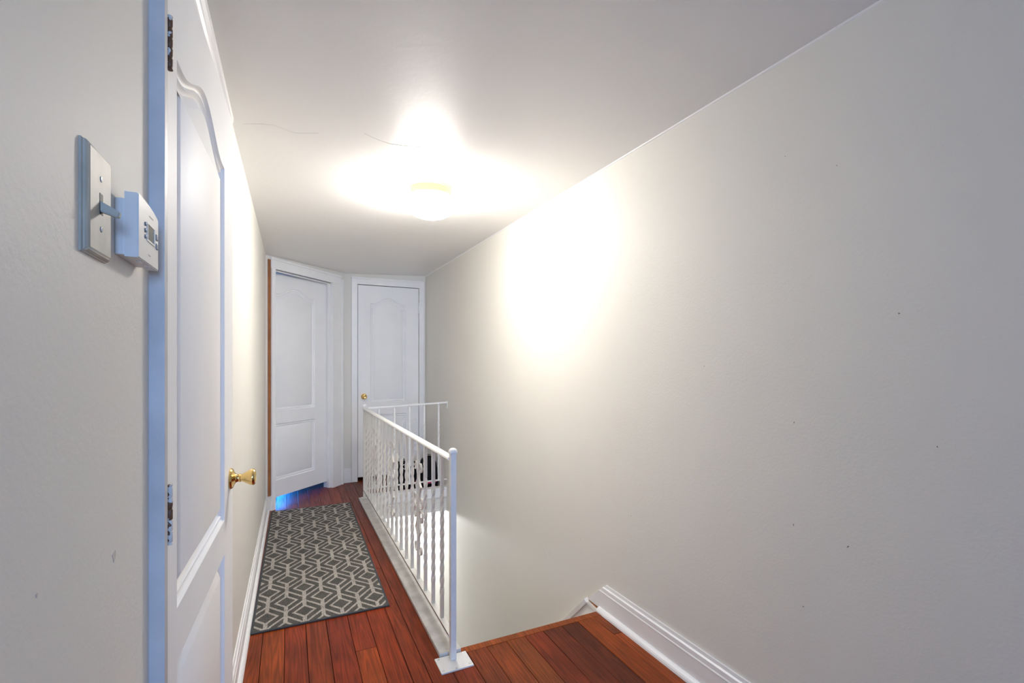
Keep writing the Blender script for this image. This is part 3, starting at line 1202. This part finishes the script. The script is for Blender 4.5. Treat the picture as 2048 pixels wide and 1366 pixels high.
# ------------------------------------------------------------------ rug
RUGC = Vector((0.170, 3.515, 0))
rug = tag(empty('runner_rug', RUGC, radians(-0.8)), 'charcoal and light grey geometric diamond runner rug on the hallway floor', 'rug')
RW, RL = 0.640, 2.01
m = MB()
bm = m.bm
nx, ny = 16, 50
grid = [[bm.verts.new((-(RW - 0.022) / 2 + (RW - 0.022) * i / nx, -(RL - 0.022) / 2 + (RL - 0.022) * j / ny,
                       0.0088 + 0.0010 * sin(j * 0.7 + i * 0.3) * sin(i * 0.5))) for j in range(ny + 1)] for i in range(nx + 1)]
for i in range(nx):
    for j in range(ny):
        bm.faces.new((grid[i][j], grid[i + 1][j], grid[i + 1][j + 1], grid[i][j + 1]))
rim = [grid[i][0] for i in range(nx + 1)] + [grid[nx][j] for j in range(1, ny + 1)] + [grid[i][ny] for i in range(nx - 1, -1, -1)] + [grid[0][j] for j in range(ny - 1, 0, -1)]
low = [bm.verts.new((v.co.x, v.co.y, 0.001)) for v in rim]
for i in range(len(rim)):
    j = (i + 1) % len(rim)
    bm.faces.new((rim[i], low[i], low[j], rim[j]))
bm.faces.new(low)
pile = m.build('woven_pile', M_RUG, rug)
m = MB()
hw, hl, t = RW / 2, RL / 2, 0.013
for a in ((-hw, hw, -hl, -hl + t), (-hw, hw, hl - t, hl), (-hw, -hw + t, -hl + t, hl - t), (hw - t, hw, -hl + t, hl - t)):
    m.box(*a, 0.0005, 0.0085, 0.003)
bnd = m.build('bound_edge', M_BIND, rug)
bnd['label'] = 'dark charcoal bound edge'

# ------------------------------------------------------------------ ceiling lamp
LX, LY = 0.7095, 2.562
LZ = zc(LX)
lamp = tag(empty('ceiling_light', (LX, LY, LZ)), 'lit white opal globe lamp mounted flush on the ceiling', 'ceiling lamp')
m = MB()
m.lathe([(0.0, 0.006), (0.122, 0.006), (0.122, -0.003), (0.118, -0.007), (0.116, -0.040), (0.118, -0.044), (0.114, -0.045), (0.110, -0.038), (0.108, -0.014), (0.0, -0.012)], (0, 0, 0), (0, 0, 1), 40, cap=False)
pan = m.build('ceiling_pan', plain('lamp_pan_brass', (0.42, 0.25, 0.10), 0.35), lamp, True)
m = MB()
prof = []
for i in range(0, 25):
    a = -pi / 2 + (pi * 0.5 + radians(52)) * i / 24
    prof.append((0.137 * cos(a) if i else 0.0, -0.088 + 0.074 * sin(a)))
prof.append((0.086, -0.022))
m.lathe(prof, (0, 0, 0), (0, 0, 1), 48, cap=False)
g = m.build('globe', M_GLOBE, lamp, True)
for a in (200, 320, 80):
    m = MB()
    m.lathe([(0.0022, 0.0), (0.0022, 0.016), (0.0045, 0.016), (0.0045, 0.022), (0.0, 0.0225)], (0, 0, 0), (1, 0, 0), 10)
    s = m.build('thumb_screw', M_BRASS, lamp, True)
    s.location = (0.108 * cos(radians(a)), 0.108 * sin(radians(a)), -0.036)
    s.rotation_euler = (0, 0, radians(a))

# ------------------------------------------------------------------ light switch
sw = tag(empty('light_switch', (NWX, 0.722, 1.4605), pi / 2), 'aged ivory toggle light switch on the left wall beside the thermostat', 'light switch')
# local: x -> +Y world, y -> -X world (into the wall), front -y
m = MB()
bm = m.bm
PW, PH, PD = 0.040, 0.064, 0.0085
r0 = [(-PW, 0.0, -PH), (PW, 0.0, -PH), (PW, 0.0, PH), (-PW, 0.0, PH)]
r1 = [(-PW, -PD * 0.45, -PH), (PW, -PD * 0.45, -PH), (PW, -PD * 0.45, PH), (-PW, -PD * 0.45, PH)]
k = 0.0045
r2 = [(-PW + k, -PD, -PH + k), (PW - k, -PD, -PH + k), (PW - k, -PD, PH - k), (-PW + k, -PD, PH - k)]
R = [[bm.verts.new(q) for q in r] for r in (r0, r1, r2)]
for A, B in zip(R, R[1:]):
    for i in range(4):
        bm.faces.new((A[i], A[(i + 1) % 4], B[(i + 1) % 4], B[i]))
bm.faces.new(R[2])
bm.faces.new(R[0])
bmesh.ops.bevel(bm, geom=[e for e in bm.edges if all(v.co.y < -0.001 for v in e.verts)], offset=0.0018, segments=2, affect='EDGES')
plate = m.build('wall_plate', M_IVORY, sw, True)
m = MB()
m.box(-0.0052, 0.0052, -PD - 0.0004, -PD + 0.001, -0.0125, 0.0125)
m.build('toggle_slot', M_DARK, sw)
m = MB()
m.hexa([(-0.0042, -PD + 0.001, -0.009), (0.0042, -PD + 0.001, -0.009), (0.0036, -PD - 0.0175, -0.0150), (-0.0036, -PD - 0.0175, -0.0150),
        (-0.0042, -PD + 0.001, 0.004), (0.0042, -PD + 0.001, 0.004), (0.0036, -PD - 0.0190, -0.0075), (-0.0036, -PD - 0.0190, -0.0075)])
bmesh.ops.bevel(m.bm, geom=m.bm.edges[:], offset=0.0012, segments=2, affect='EDGES')
m.build('toggle', M_IVORY, sw, True)
for z in (-0.030, 0.030):
    m = MB()
    m.lathe([(0.0036, 0.0), (0.0034, 0.0008), (0.0, 0.0012)], (0, -PD, z), (0, -1, 0), 12)
    m.build('plate_screw', M_GREY, sw, True)

# ------------------------------------------------------------------ thermostat
th = tag(empty('thermostat', (NWX, 0.854, 1.4585), pi / 2), 'small white wall thermostat with grey buttons and tiny screen', 'thermostat')
m = MB()
m.box(-0.052, 0.050, -0.011, 0.0, -0.041, 0.036, 0.002)
m.build('back_plate', M_TSTAT, th)
m = MB()
hwx, hz = 0.054, 0.0435
poly = [(-hwx, -0.011, -hz), (hwx, -0.011, -hz)]
for i in range(0, 15):
    t = 1 - i / 14
    poly.append((-hwx + 2 * hwx * t, -0.011, hz + 0.001 - 0.010 * t ** 2.6))
m.prism(poly, (0, -0.0155, 0))
bmesh.ops.bevel(m.bm, geom=[e for e in m.bm.edges if all(v.co.y < -0.02 for v in e.verts)], offset=0.0012, segments=2, affect='EDGES')
m.build('housing', M_TSTAT, th)
FR = -0.0268
m = MB()
m.box(-0.010, 0.026, FR - 0.0001, FR + 0.004, -0.0085, 0.0135)
m.build('screen', M_SCREEN, th)
m = MB()
for a in ((-0.014, 0.030, 0.0135, 0.0155), (-0.014, 0.030, -0.0115, -0.0085)):
    m.box(a[0], a[1], FR - 0.0008, FR + 0.003, a[2], a[3], 0.0006)
m.box(-0.0125, -0.010, FR - 0.0008, FR + 0.003, -0.0085, 0.0135)
m.box(0.026, 0.0285, FR - 0.0008, FR + 0.003, -0.0085, 0.0135)
m.build('screen_bezel', M_TSTAT, th)
for z in (0.0105, 0.0015, -0.0075):
    m = MB()
    m.lathe([(0.0030, 0.0), (0.0030, 0.0014), (0.0022, 0.0020), (0.0, 0.0021)], (-0.022, FR + 0.0006, z), (0, -1, 0), 14)
    m.build('button', M_GREY, th, True)
for z in (0.006, -0.008):
    m = MB()
    m.box(0.0375, 0.0475, FR - 0.0012, FR + 0.002, z - 0.0046, z + 0.0046, 0.0012)
    m.build('button', M_GREY, th)
m = MB()
m.box(0.000, 0.022, FR - 0.00015, FR + 0.001, 0.0270, 0.0283)
m.build('logo_print', plain('logo_print', (0.42, 0.40, 0.38), 0.6), th)
m = MB()
m.box(-0.004, 0.007, FR - 0.00015, FR + 0.001, -0.0305, -0.0293)
m.build('logo_print', bpy.data.materials['logo_print'], th)
for x in (-0.020, 0.022):
    m = MB()
    m.box(x - 0.006, x + 0.006, -0.0225, -0.0165, -hz - 0.0012, -hz + 0.001, 0.0008)
    m.build('slide_tab', M_STEEL, th)

# ------------------------------------------------------------------ bags behind the far railing
def loft_bag(rings, name, mat, parent, seg=28):
    """rings: (z, cx, cy, rx, ry, exponent)"""
    m = MB()
    bm = m.bm
    RR = []
    for z, cx, cy, rx, ry, ex in rings:
        ring = []
        for i in range(seg):
            a = 2 * pi * i / seg
            c, s = cos(a), sin(a)
            ring.append(bm.verts.new((cx + rx * math.copysign(abs(c) ** (2 / ex), c), cy + ry * math.copysign(abs(s) ** (2 / ex), s), z)))
        RR.append(ring)
    for A, B in zip(RR, RR[1:]):
        for i in range(seg):
            bm.faces.new((A[i], A[(i + 1) % seg], B[(i + 1) % seg], B[i]))
    bm.faces.new(RR[0])
    bm.faces.new(RR[-1])
    return m.build(name, mat, parent, True)


bag = tag(empty('backpack', (1.306, 4.845, 0)), 'black rounded backpack with pink trim on the floor in the far corner', 'backpack')
loft_bag([(0.002, 0, 0, 0.085, 0.075, 3.5), (0.02, 0, 0, 0.097, 0.088, 3.5), (0.10, 0, 0, 0.099, 0.090, 3.5), (0.18, 0.002, 0, 0.097, 0.086, 3.2),
          (0.235, 0.005, 0, 0.086, 0.076, 3.0), (0.275, 0.010, 0, 0.066, 0.060, 2.6), (0.298, 0.014, 0, 0.040, 0.040, 2.4), (0.306, 0.016, 0, 0.012, 0.014, 2.2)], 'body', M_BLACK, bag)
loft_bag([(0.025, 0.01, -0.085, 0.070, 0.025, 3.5), (0.04, 0.01, -0.088, 0.076, 0.030, 3.5), (0.12, 0.01, -0.087, 0.076, 0.028, 3.5), (0.145, 0.01, -0.083, 0.060, 0.016, 3)], 'front_pocket', M_BLACK, bag)
m = MB()
m.ribbon(catmull([(-0.070, -0.108, 0.050), (-0.02, -0.1205, 0.052), (0.04, -0.1205, 0.056), (0.072, -0.112, 0.062)], 5), 0.012, 0.003, (0, 0, 1))
tr_ = m.build('pocket_trim', M_PINK, bag)
tr_['label'] = 'bright pink piping'
m = MB()
m.lathe([(0.0, -0.016), (0.008, -0.012), (0.010, 0.0), (0.008, 0.012), (0.0, 0.016)], (-0.062, -0.115, 0.085), (0.35, 0, 1), 12)
tg_ = m.build('zipper_pull', M_PINK, bag, True)
tg_['label'] = 'pink zipper pull'
m = MB()
m.ribbon(catmull([(-0.03, -0.02, 0.285), (-0.025, -0.02, 0.315), (0.01, -0.02, 0.322), (0.045, -0.02, 0.312), (0.05, -0.02, 0.285)], 5), 0.018, 0.004, (0, 1, 0))
m.build('carry_handle', M_BLACK, bag)

tote = tag(empty('tote_bag', (1.08, 4.83, 0)), 'low black tote bag on the floor beside the backpack', 'bag')
loft_bag([(0.002, 0, 0, 0.098, 0.060, 4.5), (0.015, 0, 0, 0.104, 0.066, 4.5), (0.12, 0.0, 0, 0.106, 0.066, 4.0), (0.22, -0.002, 0, 0.104, 0.056, 3.6), (0.262, -0.002, 0, 0.098, 0.044, 3.2),
          (0.272, -0.002, 0, 0.080, 0.030, 3.0)], 'body', M_BLACK, tote)
for yy in (-0.034, 0.034):
    m = MB()
    m.ribbon(catmull([(-0.058, yy, 0.235), (-0.054, yy, 0.275), (-0.02, yy * 0.8, 0.286), (0.02, yy * 0.8, 0.286), (0.052, yy, 0.276), (0.056, yy, 0.235)], 5), 0.014, 0.004, (0, 1, 0))
    m.build('handle', M_BLACK, tote)
m = MB()
m.ribbon(catmull([(0.030, -0.068, 0.010), (0.058, -0.0695, 0.030), (0.085, -0.066, 0.075)], 5), 0.020, 0.003, (0.5, 0, 1))
tb = m.build('trim_band', M_PINK, tote)
tb['label'] = 'dark pink trim'
m = MB()
m.box(0.045, 0.075, -0.055, -0.046, 0.238, 0.252, 0.002)
bk = m.build('buckle', M_STEEL, tote)
